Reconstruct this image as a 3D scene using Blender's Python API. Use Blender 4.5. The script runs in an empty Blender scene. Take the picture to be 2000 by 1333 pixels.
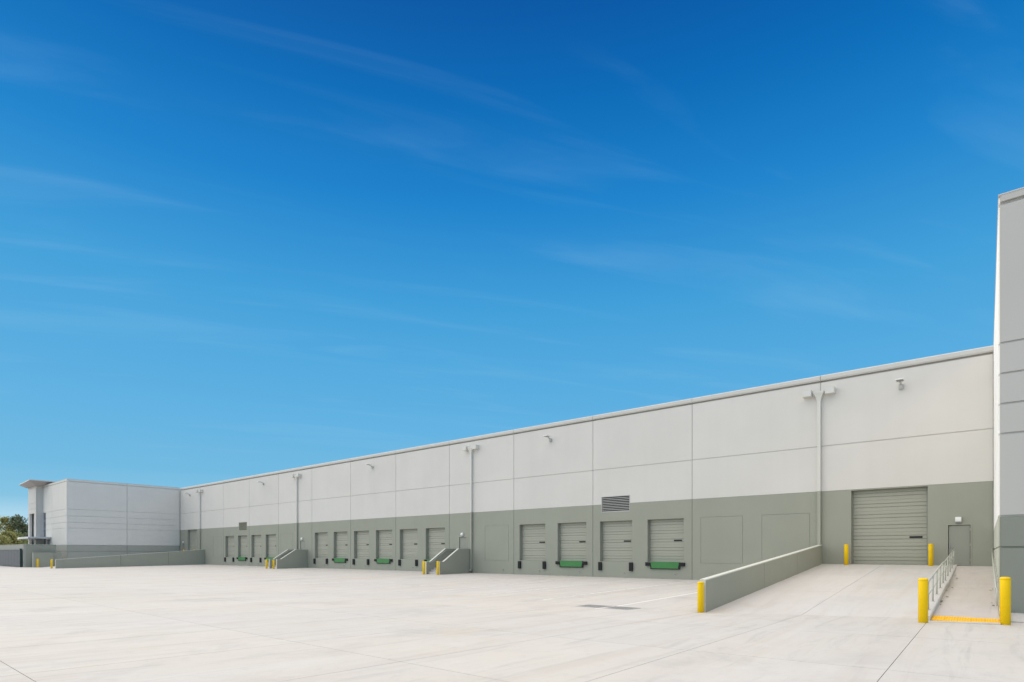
import bpy, math, random
from mathutils import Vector, Matrix, noise as mnoise

random.seed(7)
S = bpy.context.scene
COL = S.collection
R = math.radians

# ------------------------------------------------------------------ camera
# World axes: +X runs along the loading-dock facade to the right, +Y into the building, Z up.
cam_d = bpy.data.cameras.new('camera')
cam = bpy.data.objects.new('camera', cam_d)
COL.objects.link(cam)
cam.location = (0, 0, 1.93)
cam.rotation_euler = (R(90), 0, R(39.5436))
cam_d.sensor_width = 36.0
cam_d.lens = 1122.8 / 2000 * 36
cam_d.shift_y = 412.5 / 2000
cam_d.clip_start = 0.1
cam_d.clip_end = 6000
S.camera = cam

# ------------------------------------------------------------------ light direction
SUN_TO = Vector((-0.60, 0.06, 1.0)).normalized()
sun_el = math.asin(SUN_TO.z)
sun_az = math.atan2(SUN_TO.x, SUN_TO.y)

# ------------------------------------------------------------------ world / sky
W = bpy.data.worlds.new('World')
S.world = W
W.use_nodes = True
nt = W.node_tree
N, L = nt.nodes, nt.links
N.clear()
out = N.new('ShaderNodeOutputWorld')
bg = N.new('ShaderNodeBackground')
bg.inputs['Strength'].default_value = 0.1
L.new(bg.outputs[0], out.inputs[0])
sky = N.new('ShaderNodeTexSky')
sky.sky_type = 'NISHITA'
sky.sun_disc = False
sky.sun_elevation = sun_el
sky.sun_rotation = sun_az
sky.ozone_density = 3.0
sky.air_density = 1.0
sky.dust_density = 0.6
tc = N.new('ShaderNodeTexCoord')
sep = N.new('ShaderNodeSeparateXYZ')
L.new(tc.outputs['Generated'], sep.inputs[0])
ramp = N.new('ShaderNodeValToRGB')
ramp.color_ramp.interpolation = 'EASE'
stops = [(0.0, (0.6105, 0.7913, 0.8879)), (0.052, (0.4125, 0.6724, 0.8388)), (0.075, (0.2384, 0.552, 0.7682)), (0.125, (0.1683, 0.491, 0.7529)), (0.215, (0.1221, 0.4452, 0.7605)), (0.31, (0.0844, 0.3968, 0.7305)), (0.388, (0.0561, 0.3515, 0.7011)), (0.515, (0.013, 0.2307, 0.6105)), (0.614, (0.0027, 0.1529, 0.4851)), (0.69, (0.0015, 0.0999, 0.3864)), (1.0, (0.0012, 0.0723, 0.305))]
el = ramp.color_ramp.elements
el[0].position, el[0].color = stops[0][0], (*stops[0][1], 1)
el[1].position, el[1].color = stops[-1][0], (*stops[-1][1], 1)
for p, c in stops[1:-1]:
    e = el.new(p)
    e.color = (*c, 1)
ramp.color_ramp.interpolation = 'LINEAR'
L.new(sep.outputs[2], ramp.inputs[0])
sc10 = N.new('ShaderNodeVectorMath'); sc10.operation = 'SCALE'
sc10.inputs['Scale'].default_value = 10.0
L.new(ramp.outputs[0], sc10.inputs[0])
mixs = N.new('ShaderNodeMix'); mixs.data_type = 'RGBA'
mixs.inputs[0].default_value = 0.985
L.new(sky.outputs[0], mixs.inputs[6])
L.new(sc10.outputs[0], mixs.inputs[7])
# thin cirrus: direction projected on a high flat layer, stretched noise
mx = N.new('ShaderNodeMath'); mx.operation = 'MAXIMUM'; mx.inputs[1].default_value = 0.03
L.new(sep.outputs[2], mx.inputs[0])
ad = N.new('ShaderNodeMath'); ad.operation = 'ADD'; ad.inputs[1].default_value = 0.10
L.new(mx.outputs[0], ad.inputs[0])
cb = N.new('ShaderNodeCombineXYZ')
L.new(ad.outputs[0], cb.inputs[0]); L.new(ad.outputs[0], cb.inputs[1]); cb.inputs[2].default_value = 1.0
dv = N.new('ShaderNodeVectorMath'); dv.operation = 'DIVIDE'
L.new(tc.outputs['Generated'], dv.inputs[0]); L.new(cb.outputs[0], dv.inputs[1])
mp = N.new('ShaderNodeMapping')
mp.vector_type = 'TEXTURE'
mp.inputs['Rotation'].default_value = (0, 0, R(57))
mp.inputs['Scale'].default_value = (2.6, 0.42, 1.0)
mp.inputs['Location'].default_value = (7.9, 5.2, 0)
L.new(dv.outputs[0], mp.inputs[0])
n1 = N.new('ShaderNodeTexNoise')
n1.inputs['Scale'].default_value = 2.3
n1.inputs['Detail'].default_value = 7.0
n1.inputs['Roughness'].default_value = 0.52
n1.inputs['Distortion'].default_value = 0.6
L.new(mp.outputs[0], n1.inputs['Vector'])
mr = N.new('ShaderNodeMapRange')
mr.interpolation_type = 'SMOOTHSTEP'
mr.inputs['From Min'].default_value = 0.50
mr.inputs['From Max'].default_value = 0.80
mr.inputs['To Max'].default_value = 0.20
L.new(n1.outputs[0], mr.inputs[0])
mixc = N.new('ShaderNodeMix'); mixc.data_type = 'RGBA'
L.new(mr.outputs[0], mixc.inputs[0])
L.new(mixs.outputs[2], mixc.inputs[6])
mixc.inputs[7].default_value = (2.6, 5.4, 8.0, 1)
L.new(mixc.outputs[2], bg.inputs['Color'])

# ------------------------------------------------------------------ sun seen through thin haze: soft shadows
sd = bpy.data.lights.new('sun', 'SUN')
sd.energy = 4.9
sd.angle = R(150)
sd.color = (1.0, 0.885, 0.70)
sun = bpy.data.objects.new('sun', sd)
COL.objects.link(sun)
sun.rotation_euler = (-SUN_TO).to_track_quat('-Z', 'Y').to_euler()

vs = S.view_settings
vs.view_transform = 'Standard'
vs.look = 'None'
vs.exposure = 0.0
vs.gamma = 1.0
vs.use_curve_mapping = False

# ================================================================== materials
MATS = {}

def mat(name, col, rough=0.6, var=0.06, scale=0.6, stretch=(1, 1, 1), fine=0.03, fine_scale=40.0,
        bump=0.0, bump_scale=60.0, metal=0.0, rnd=0.0, spec=0.35, streak=None):
    """Principled paint/metal/concrete with broad patches, fine grain, optional streaks and per-object tint."""
    m = bpy.data.materials.new(name)
    m.use_nodes = True
    n, l = m.node_tree.nodes, m.node_tree.links
    b = n['Principled BSDF']
    b.inputs['Roughness'].default_value = rough
    b.inputs['Metallic'].default_value = metal
    b.inputs['Specular IOR Level'].default_value = spec
    geo = n.new('ShaderNodeNewGeometry')
    mpn = n.new('ShaderNodeMapping')
    mpn.inputs['Scale'].default_value = stretch
    l.new(geo.outputs['Position'], mpn.inputs[0])

    def nz(sc, det, src):
        t = n.new('ShaderNodeTexNoise')
        t.inputs['Scale'].default_value = sc
        t.inputs['Detail'].default_value = det
        l.new(src, t.inputs['Vector'])
        return t.outputs[0]

    def remap(s, lo, hi, a=0.25, c=0.75):
        q = n.new('ShaderNodeMapRange')
        q.inputs['From Min'].default_value = a
        q.inputs['From Max'].default_value = c
        q.inputs['To Min'].default_value = lo
        q.inputs['To Max'].default_value = hi
        l.new(s, q.inputs[0])
        return q.outputs[0]

    def mul(a, c):
        q = n.new('ShaderNodeMath'); q.operation = 'MULTIPLY'
        l.new(a, q.inputs[0]); l.new(c, q.inputs[1])
        return q.outputs[0]
    v = remap(nz(scale, 5, mpn.outputs[0]), 1 - var, 1 + var)
    v = mul(v, remap(nz(fine_scale, 2, geo.outputs['Position']), 1 - fine, 1 + fine))
    if streak:
        st, sc, amt = streak
        mp2 = n.new('ShaderNodeMapping'); mp2.inputs['Scale'].default_value = st
        l.new(geo.outputs['Position'], mp2.inputs[0])
        v = mul(v, remap(nz(sc, 6, mp2.outputs[0]), 1 - amt, 1 + amt * .35, 0.3, 0.62))
    if rnd:
        oi = n.new('ShaderNodeObjectInfo')
        v = mul(v, remap(oi.outputs['Random'], 1 - rnd, 1 + rnd, 0, 1))
    sv = n.new('ShaderNodeVectorMath'); sv.operation = 'SCALE'
    sv.inputs[0].default_value = col
    l.new(v, sv.inputs['Scale'])
    l.new(sv.outputs[0], b.inputs['Base Color'])
    if bump:
        bp = n.new('ShaderNodeBump')
        bp.inputs['Strength'].default_value = bump
        bp.inputs['Distance'].default_value = 0.01
        l.new(nz(bump_scale, 3, geo.outputs['Position']), bp.inputs['Height'])
        l.new(bp.outputs[0], b.inputs['Normal'])
    MATS[name] = m
    return m

mat('white_paint', (.66, .635, .59), .75, .030, .35, fine=.012, bump=.12, bump_scale=25, rnd=.012,
    streak=((1.4, 1.4, .07), 1.0, .014))
mat('green_paint', (.325, .332, .272), .75, .035, .4, fine=.015, bump=.12, bump_scale=25, rnd=.012,
    streak=((1.2, 1.2, .09), 1.0, .020))
mat('cool_white_paint', (.70, .68, .63), .75, .025, .35, fine=.012, bump=.12, bump_scale=25, rnd=.01,
    streak=((1.4, 1.4, .07), 1.0, .012))
mat('cool_green_paint', (.37, .375, .33), .75, .03, .4, fine=.015, bump=.12, bump_scale=25, rnd=.01,
    streak=((1.2, 1.2, .09), 1.0, .018))
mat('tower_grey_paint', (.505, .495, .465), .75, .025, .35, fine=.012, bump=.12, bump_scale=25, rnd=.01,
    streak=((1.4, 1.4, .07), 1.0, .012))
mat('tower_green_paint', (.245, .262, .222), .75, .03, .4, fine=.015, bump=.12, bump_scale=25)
mat('sunlit_return_white', (.86, .85, .82), .75, .02, .35, fine=.012, bump=.12, bump_scale=25)  # tower's return face: sunlight put into a lighter white
mat('sunlit_return_green', (.50, .51, .43), .75, .03, .4, fine=.012, bump=.12, bump_scale=25)  # green base of that return, lightened to carry the sunlight
mat('coping_metal', (.60, .58, .535), .55, .03, 1.0, metal=0.0)
mat('sealant', (.26, .26, .225), .9, .05, 2)
mat('door_paint', (.375, .373, .305), .5, .025, .8, fine=.01, rnd=.015)
mat('door_track', (.27, .275, .23), .55, .04, 2)
mat('door_leaf_paint', (.30, .305, .26), .5, .02, 1.0)
mat('slot_black', (.012, .012, .012), .35, .05, 3)
mat('rubber', (.022, .022, .024), .85, .2, 6, bump=.3, bump_scale=50)
mat('leveler_green', (.055, .215, .065), .5, .10, 3, fine=.05)
mat('leveler_black', (.02, .02, .02), .6, .15, 4)
mat('louver_metal', (.44, .435, .41), .45, .03, 3)
mat('louver_tan', (.40, .40, .31), .5, .03, 3)
mat('louver_shade', (.012, .014, .02), .8, .1, 3)
mat('downspout_paint', (.66, .65, .60), .5, .03, 1.0)
mat('downspout_green', (.36, .365, .30), .5, .03, 1.0)
mat('lamp_white', (.80, .80, .78), .4, .02, 5)
mat('lamp_bronze', (.50, .50, .48), .45, .03, 5)
mat('lamp_dark', (.30, .30, .30), .5, .05, 5)
mat('steel', (.50, .50, .48), .35, .04, 8, metal=.8)
mat('rail_paint', (.50, .51, .44), .45, .04, 3)
mat('yellow', (.93, .60, .004), .50, .05, 2.2, fine=.03, rnd=.02, spec=.22, streak=((3, 3, .5), 1.5, .05))
mat('tactile_yellow', (.95, .52, .006), .6, .07, 4, fine=.05, bump=.2)
mat('wall_cap', (.63, .635, .56), .7, .04, 1.5)
mat('dark_glass', (.030, .033, .055), .35, .05, 2, spec=.2)
mat('mullion', (.60, .62, .64), .4, .03, 3)
mat('soffit', (.47, .44, .425), .6, .04, 2)
mat('gate_slate', (.058, .070, .090), .55, .08, 1.0, rnd=.02)
mat('gate_post', (.030, .050, .045), .5, .08, 2)
mat('grate_metal', (.42, .42, .41), .55, .15, 8, metal=.3)
mat('pit_dark', (.16, .16, .155), .9, .1, 3)
mat('tar', (.20, .185, .17), .95, .2, 3)
mat('membrane', (.62, .62, .60), .8, .04, .5)
mat('bark', (.10, .075, .055), .9, .25, 5, bump=.6, bump_scale=12)
mat('debris', (.16, .12, .09), .9, .3, 6)


def concrete(name, base, warm, rnd=.02, dirt=.10):
    """Broom-finished site concrete: warm/grey patches, long streaks along the pour, specks."""
    m = bpy.data.materials.new(name)
    m.use_nodes = True
    n, l = m.node_tree.nodes, m.node_tree.links
    b = n['Principled BSDF']
    b.inputs['Roughness'].default_value = .82
    b.inputs['Specular IOR Level'].default_value = .25
    geo = n.new('ShaderNodeNewGeometry')

    def nz(sc, det, st, rough=.55, dist=0.0):
        mpn = n.new('ShaderNodeMapping'); mpn.inputs['Scale'].default_value = st
        l.new(geo.outputs['Position'], mpn.inputs[0])
        t = n.new('ShaderNodeTexNoise')
        t.inputs['Scale'].default_value = sc
        t.inputs['Detail'].default_value = det
        t.inputs['Roughness'].default_value = rough
        t.inputs['Distortion'].default_value = dist
        l.new(mpn.outputs[0], t.inputs['Vector'])
        return t.outputs[0]

    def rm(s, a, c, lo, hi, smooth=True):
        q = n.new('ShaderNodeMapRange')
        if smooth:
            q.interpolation_type = 'SMOOTHSTEP'
        for k, v in (('From Min', a), ('From Max', c), ('To Min', lo), ('To Max', hi)):
            q.inputs[k].default_value = v
        l.new(s, q.inputs[0])
        return q.outputs[0]

    def mix(f, a, c):
        q = n.new('ShaderNodeMix'); q.data_type = 'RGBA'
        if isinstance(f, float): q.inputs[0].default_value = f
        else: l.new(f, q.inputs[0])
        for i, s in ((6, a), (7, c)):
            if isinstance(s, tuple): q.inputs[i].default_value = (*s, 1)
            else: l.new(s, q.inputs[i])
        return q.outputs[2]
    dark = tuple(x * (1 - 1.9 * dirt) for x in base)
    rust = (base[0] * .955, base[1] * .885, base[2] * .755)
    pale = tuple(min(.82, x * 1.10) for x in base)
    c = mix(rm(nz(.16, 5, (1, .6, 1)), .36, .64, 0, 1), base, warm)
    # faint streaks along Y, the direction of the pour and of the trucks
    c = mix(rm(nz(1.0, 7, (2.6, .22, 1), .70, 1.0), .48, .72, 0, .60), c, dark)
    c = mix(rm(nz(1.0, 5, (.65, .11, 1), .6, .6), .52, .74, 0, .45), c, pale)
    tan = (base[0] * .95, base[1] * .91, base[2] * .86)
    c = mix(rm(nz(1.0, 6, (1.1, .06, 1), .62, .5), .50, .70, 0, .75), c, tan)
    # blotches: curing marks, dust, tyre scuffs, faint rust
    c = mix(rm(nz(.42, 7, (1, .8, 1), .68, .4), .50, .72, 0, .60), c, dark)
    c = mix(rm(nz(.9, 7, (.8, 1, 1), .70, .6), .52, .74, 0, .50), c, pale)
    c = mix(rm(nz(.23, 6, (1, .7, 1), .62, .5), .56, .74, 0, .55), c, rust)
    c = mix(rm(nz(2.6, 7, (1, 1, 1), .72), .52, .72, 0, .32), c, dark)
    c = mix(rm(nz(14.0, 6, (1, 1, 1), .7), .52, .75, 0, .25), c, dark)
    c = mix(rm(nz(3.1, 8, (1, 1, 1), .8), .70, .76, 0, .40), c, tuple(x * .55 for x in base))
    oi = n.new('ShaderNodeObjectInfo')
    sv = n.new('ShaderNodeVectorMath'); sv.operation = 'SCALE'
    l.new(c, sv.inputs[0]); l.new(rm(oi.outputs['Random'], 0, 1, 1 - rnd, 1 + rnd, False), sv.inputs['Scale'])
    l.new(sv.outputs[0], b.inputs['Base Color'])
    bp = n.new('ShaderNodeBump'); bp.inputs['Strength'].default_value = .25; bp.inputs['Distance'].default_value = .004
    l.new(nz(120, 3, (1, .25, 1)), bp.inputs['Height'])
    l.new(bp.outputs[0], b.inputs['Normal'])
    MATS[name] = m
    return m

concrete('concrete', (.562, .547, .517), (.580, .552, .498), dirt=.125)
concrete('ramp_concrete', (.585, .570, .54), (.60, .572, .53), dirt=.07)
concrete('walk_concrete', (.60, .555, .505), (.57, .53, .475), dirt=.10)


def worn_line():
    m = bpy.data.materials.new('worn_line'); m.use_nodes = True
    n, l = m.node_tree.nodes, m.node_tree.links
    b = n['Principled BSDF']; b.inputs['Roughness'].default_value = .7
    geo = n.new('ShaderNodeNewGeometry')
    t = n.new('ShaderNodeTexNoise'); t.inputs['Scale'].default_value = 3.0; t.inputs['Detail'].default_value = 8
    l.new(geo.outputs['Position'], t.inputs['Vector'])
    q = n.new('ShaderNodeMapRange'); q.inputs['From Min'].default_value = .42; q.inputs['From Max'].default_value = .62
    l.new(t.outputs[0], q.inputs[0])
    oi = n.new('ShaderNodeObjectInfo')
    w = n.new('ShaderNodeMath'); w.operation = 'MULTIPLY'
    l.new(q.outputs[0], w.inputs[0]); l.new(oi.outputs['Alpha'], w.inputs[1])
    mx_ = n.new('ShaderNodeMix'); mx_.data_type = 'RGBA'
    mx_.inputs[6].default_value = (.84, .825, .79, 1); mx_.inputs[7].default_value = (.60, .58, .545, 1)
    l.new(w.outputs[0], mx_.inputs[0]); l.new(mx_.outputs[2], b.inputs['Base Color'])
    MATS['worn_line'] = m
worn_line()


def leaf_mat(name, a, b_):
    m = bpy.data.materials.new(name); m.use_nodes = True
    n, l = m.node_tree.nodes, m.node_tree.links
    b = n['Principled BSDF']; b.inputs['Roughness'].default_value = .6
    geo = n.new('ShaderNodeNewGeometry')
    t = n.new('ShaderNodeTexNoise'); t.inputs['Scale'].default_value = .9; t.inputs['Detail'].default_value = 4
    l.new(geo.outputs['Position'], t.inputs['Vector'])
    addn = n.new('ShaderNodeMath'); addn.operation = 'ADD'
    sc_ = n.new('ShaderNodeMath'); sc_.operation = 'MULTIPLY'; sc_.inputs[1].default_value = .35
    l.new(geo.outputs['Random Per Island'], sc_.inputs[0])
    l.new(t.outputs[0], addn.inputs[0]); l.new(sc_.outputs[0], addn.inputs[1])
    q = n.new('ShaderNodeMapRange'); q.inputs['From Min'].default_value = .4; q.inputs['From Max'].default_value = .95
    l.new(addn.outputs[0], q.inputs[0])
    mx_ = n.new('ShaderNodeMix'); mx_.data_type = 'RGBA'
    mx_.inputs[6].default_value = (*a, 1); mx_.inputs[7].default_value = (*b_, 1)
    l.new(q.outputs[0], mx_.inputs[0]); l.new(mx_.outputs[2], b.inputs['Base Color'])
    tr = n.new('ShaderNodeBsdfTranslucent')
    l.new(mx_.outputs[2], tr.inputs[0])
    ms = n.new('ShaderNodeMixShader'); ms.inputs[0].default_value = .25
    l.new(b.outputs[0], ms.inputs[1]); l.new(tr.outputs[0], ms.inputs[2])
    l.new(ms.outputs[0], n['Material Output'].inputs[0])
    MATS[name] = m
leaf_mat('leaf_yellow', (.20, .22, .06), (.56, .51, .20))
leaf_mat('leaf_dark', (.08, .115, .06), (.29, .32, .18))
leaf_mat('leaf_mid', (.13, .185, .06), (.38, .40, .16))


# ================================================================== mesh helpers
class MB:
    def __init__(self):
        self.v, self.f, self.m = [], [], []

    def quad(self, pts, mi=0):
        i = len(self.v)
        self.v += [tuple(p) for p in pts]
        self.f.append(tuple(range(i, i + len(pts))))
        self.m.append(mi)

    def box(self, x0, x1, y0, y1, z0, z1, mi=0):
        i = len(self.v)
        self.v += [(x0, y0, z0), (x1, y0, z0), (x1, y1, z0), (x0, y1, z0),
                   (x0, y0, z1), (x1, y0, z1), (x1, y1, z1), (x0, y1, z1)]
        for q in ((3, 2, 1, 0), (4, 5, 6, 7), (0, 1, 5, 4), (1, 2, 6, 5), (2, 3, 7, 6), (3, 0, 4, 7)):
            self.f.append(tuple(i + k for k in q)); self.m.append(mi)
        return self

    def prism(self, poly, ext, axis, mi=0):
        """poly: 2D outline, ext: (a,b) along axis 'x','y' or 'z'."""
        def P(p, e):
            return {'x': (e, p[0], p[1]), 'y': (p[0], e, p[1]), 'z': (p[0], p[1], e)}[axis]
        i = len(self.v); k = len(poly)
        self.v += [P(p, ext[0]) for p in poly] + [P(p, ext[1]) for p in poly]
        self.f.append(tuple(range(i + k - 1, i - 1, -1))); self.m.append(mi)
        self.f.append(tuple(range(i + k, i + 2 * k))); self.m.append(mi)
        for a in range(k):
            b = (a + 1) % k
            self.f.append((i + a, i + b, i + k + b, i + k + a)); self.m.append(mi)
        return self

    def lathe(self, prof, n=20, c=(0, 0, 0), mi=0):
        i = len(self.v)
        for r, z in prof:
            for k in range(n):
                a = 2 * math.pi * k / n
                self.v.append((c[0] + r * math.cos(a), c[1] + r * math.sin(a), c[2] + z))
        for j in range(len(prof) - 1):
            for k in range(n):
                k2 = (k + 1) % n
                self.f.append((i + j * n + k, i + j * n + k2, i + (j + 1) * n + k2, i + (j + 1) * n + k))
                self.m.append(mi)
        self.f.append(tuple(i + (len(prof) - 1) * n + k for k in range(n))); self.m.append(mi)
        self.f.append(tuple(i + k for k in range(n - 1, -1, -1))); self.m.append(mi)
        return self

    def tube(self, pts, r, n=8, mi=0, r1=None):
        pts = [Vector(p) for p in pts]
        i0 = len(self.v)
        for j, p in enumerate(pts):
            d = (pts[min(j + 1, len(pts) - 1)] - pts[max(j - 1, 0)]).normalized()
            up = Vector((0, 0, 1)) if abs(d.z) < .95 else Vector((1, 0, 0))
            a = d.cross(up).normalized(); b = d.cross(a)
            rr = r if r1 is None else r + (r1 - r) * j / (len(pts) - 1)
            for k in range(n):
                t = 2 * math.pi * k / n
                self.v.append(tuple(p + a * (rr * math.cos(t)) + b * (rr * math.sin(t))))
        for j in range(len(pts) - 1):
            for k in range(n):
                k2 = (k + 1) % n
                self.f.append((i0 + j * n + k, i0 + j * n + k2, i0 + (j + 1) * n + k2, i0 + (j + 1) * n + k))
                self.m.append(mi)
        e = i0 + (len(pts) - 1) * n
        self.f.append(tuple(i0 + k for k in range(n - 1, -1, -1))); self.m.append(mi)
        self.f.append(tuple(e + k for k in range(n))); self.m.append(mi)
        return self

    def mesh(self, name, mats, smooth=False):
        me = bpy.data.meshes.new(name)
        me.from_pydata(self.v, [], self.f)
        for mn in ([mats] if isinstance(mats, str) else mats):
            me.materials.append(MATS[mn])
        if len(me.materials) > 1:
            me.polygons.foreach_set('material_index', self.m)
        if smooth:
            me.polygons.foreach_set('use_smooth', [len(f) == 4 for f in self.f])
        me.update()
        return me

    def build(self, name, mats, parent=None, smooth=False, loc=None):
        return link(name, self.mesh(name, mats, smooth), parent, loc)


def link(name, data, parent=None, loc=None):
    o = bpy.data.objects.new(name, data)
    COL.objects.link(o)
    if parent is not None:
        o.parent = parent
    if loc is not None:
        o.location = loc
    return o


def tag(o, label, cat=None, group=None):
    o['label'] = label
    if cat: o['category'] = cat
    if group: o['group'] = group
    return o


def struct(o, label=None):
    o['kind'] = 'structure'
    if label: o['label'] = label
    return o


def empty(name, loc, rz=0.0):
    o = link(name, None, None, loc)
    o.rotation_euler[2] = rz
    o.empty_display_size = .3
    return o


def copy_tree(o, parent=None):
    c = o.copy()
    COL.objects.link(c)
    c.parent = parent
    for ch in o.children:
        copy_tree(ch, c)
    return c


def uniq(vals):
    r = []
    for v in sorted(vals):
        if not r or v - r[-1] > 1e-4:
            r.append(v)
    return r


def relief(mb, P, ab, zb, cell, thick=.45):
    """Blocky relief wall. P(a,z,d)->xyz, d = depth behind the face. cell(a,z)->(depth, material, open)."""
    ab, zb = uniq(ab), uniq(zb)
    na, nz_ = len(ab) - 1, len(zb) - 1
    C = [[cell((ab[i] + ab[i + 1]) / 2, (zb[j] + zb[j + 1]) / 2) for j in range(nz_)] for i in range(na)]
    out_ = (thick, 0, True)
    for i in range(na + 1):
        for j in range(nz_ + 1):
            a0, z0 = ab[i], zb[j]
            if i < na and j < nz_:
                d, m, o = C[i][j]
                if not o:
                    a1, z1 = ab[i + 1], zb[j + 1]
                    mb.quad([P(a0, z0, d), P(a1, z0, d), P(a1, z1, d), P(a0, z1, d)], m)
            if j < nz_:       # vertical edge at a0
                l_ = C[i - 1][j] if i > 0 else out_
                r_ = C[i][j] if i < na else out_
                if abs(l_[0] - r_[0]) > 1e-5:
                    m = l_[1] if l_[0] < r_[0] else r_[1]
                    z1 = zb[j + 1]
                    mb.quad([P(a0, z0, l_[0]), P(a0, z0, r_[0]), P(a0, z1, r_[0]), P(a0, z1, l_[0])], m)
            if i < na:        # horizontal edge at z0
                l_ = C[i][j - 1] if j > 0 else out_
                r_ = C[i][j] if j < nz_ else out_
                if abs(l_[0] - r_[0]) > 1e-5:
                    m = l_[1] if l_[0] < r_[0] else r_[1]
                    a1 = ab[i + 1]
                    mb.quad([P(a0, z0, l_[0]), P(a0, z0, r_[0]), P(a1, z0, r_[0]), P(a1, z0, l_[0])], m)


# ================================================================== terrain
D = 39.0                      # facade plane
VY = 20.2                     # valley line of the truck court
DOCK = 1.22                   # dock floor height


def zc(x, y):
    if y >= VY:
        z = -.22 * max(0.0, min(1.0, (D - y) / (D - VY)))
    else:
        z = -.22 + .30 * min(1.0, (VY - y) / 18.2)
    k = max(0.0, min(1.25, (x + 7.8) / 6.5))
    g = max(0.0, min(1.0, 1 - (VY - y) / 13.6))
    return z + .255 * k * g


# base sheet out to the horizon, always a little under the slabs
gx = [-3000, -1200, -500, -260, -160] + sorted([-130 + 5 * i for i in range(31)] + [-7.8, -1.3, .325]) + [40, 120, 500, 1200, 3000]
gy = [-3000, -1000, -300, -80, -30] + sorted([-10 + 4 * i for i in range(13)] + [VY, 6.6, 2.0, D]) + [44, 80, 200, 500, 1200, 3000]
b = MB()
ny = len(gy)
for x in gx:
    for y in gy:
        b.v.append((x, y, zc(max(-130, min(25, x)), max(-12, min(60, y))) - .07))
for i in range(len(gx) - 1):
    for j in range(ny - 1):
        b.f.append((i * ny + j, (i + 1) * ny + j, (i + 1) * ny + j + 1, i * ny + j + 1)); b.m.append(0)
mat('ground_soil', (.42, .40, .37), .9, .12, .3)
ground = struct(b.build('ground', 'ground_soil'))

def slab(x0, x1, y0, y1, parent, zf=zc, m='concrete', gap=.006, name='concrete_slab', depth=.045):
    s = MB()
    x0 += gap; x1 -= gap; y0 += gap; y1 -= gap
    top = [(x, y, zf(x, y)) for x, y in ((x0, y0), (x1, y0), (x1, y1), (x0, y1))]
    bot = [(p[0], p[1], p[2] - depth) for p in top]
    s.v = top + bot
    s.f = [(0, 1, 2, 3)] + [(k, 4 + k, 4 + (k + 1) % 4, (k + 1) % 4) for k in range(4)]
    s.m = [0] * 5
    return s.build(name, m, parent)


XJ = [5.45, 2.10, -1.25] + [-1.25 - 3.35 * k for k in range(1, 39)]
YJ = [-2.55, 2.0, 6.55, 11.1, 15.65, VY, 24.75, 29.3, 33.85, D - .004]
bed = MB()
for i in range(len(XJ) - 1):
    for j in range(len(YJ) - 1):
        bed.quad([(x, y, zc(x, y) - .045) for x, y in ((XJ[i + 1], YJ[j]), (XJ[i], YJ[j]), (XJ[i], YJ[j + 1]), (XJ[i + 1], YJ[j + 1]))])
yard = struct(bed.build('truck_yard', 'tar'), 'pale concrete truck yard laid in slabs in front of the docks')
for i in range(len(XJ) - 1):
    x1, x0 = XJ[i], XJ[i + 1]
    for j in range(len(YJ) - 1):
        y0, y1 = YJ[j], YJ[j + 1]
        if y1 * -6.75 > x1 + 1.0 or x0 > y1 * .25 + 2:      # never inside the view
            continue
        xa, xb = x0, x1
        if y0 >= VY - .01:
            if x0 > -7.95 - .1:          # right-hand ramps and tower stand here
                if xa >= 2.0 and y0 < 22: pass
                else: continue
            if x1 < -94.6: continue      # left-hand ramp, office wing
        slab(xa, xb, y0, y1, yard)
slab(.46, 2.10, VY, 22.72, yard)
# bits of yard beside the ramp walls
slab(-8.02, -7.95, VY, D - .004, yard, gap=.001)

# --- vehicle ramps -------------------------------------------------
def ramp_z(x, y):
    t = max(0.0, (y - VY) / (D - VY))
    return zc(x, VY) * (1 - t) + DOCK * t

def ramp(name, x0, xm, x1, label):
    b = MB()
    ys = [VY, D]
    b.quad([(x0, VY, ramp_z(x0, VY) - .03), (x1, VY, ramp_z(x1, VY) - .03), (x1, D, DOCK - .03), (x0, D, DOCK - .03)])
    o = struct(b.build(name, 'tar'), label)
    for xa, xb in ((x0, xm), (xm, x1)):
        for ya, yb in ((VY, 26.4), (26.4, 32.7), (32.7, D - .004)):
            slab(xa, xb, ya, yb, o, ramp_z, 'ramp_concrete', depth=.03)
    return o
ramp('vehicle_ramp', -7.72, -4.60, -1.45, 'pale concrete drive ramp climbing to the tall overhead door beside the tower')
ramp('vehicle_ramp', -104.5, -100.0, -95.1, 'pale concrete drive ramp behind the far sloping wall')

# --- walkway between kerb and tower ---------------------------------
WK = [(19.66, .045), (20.62, .085), (28.2, .50), (29.7, .51), (37.4, 1.19), (D, 1.20)]
CK = [(19.62, .16), (28.2, .70), (29.7, .72), (38.2, 1.26), (D, 1.27)]

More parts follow.
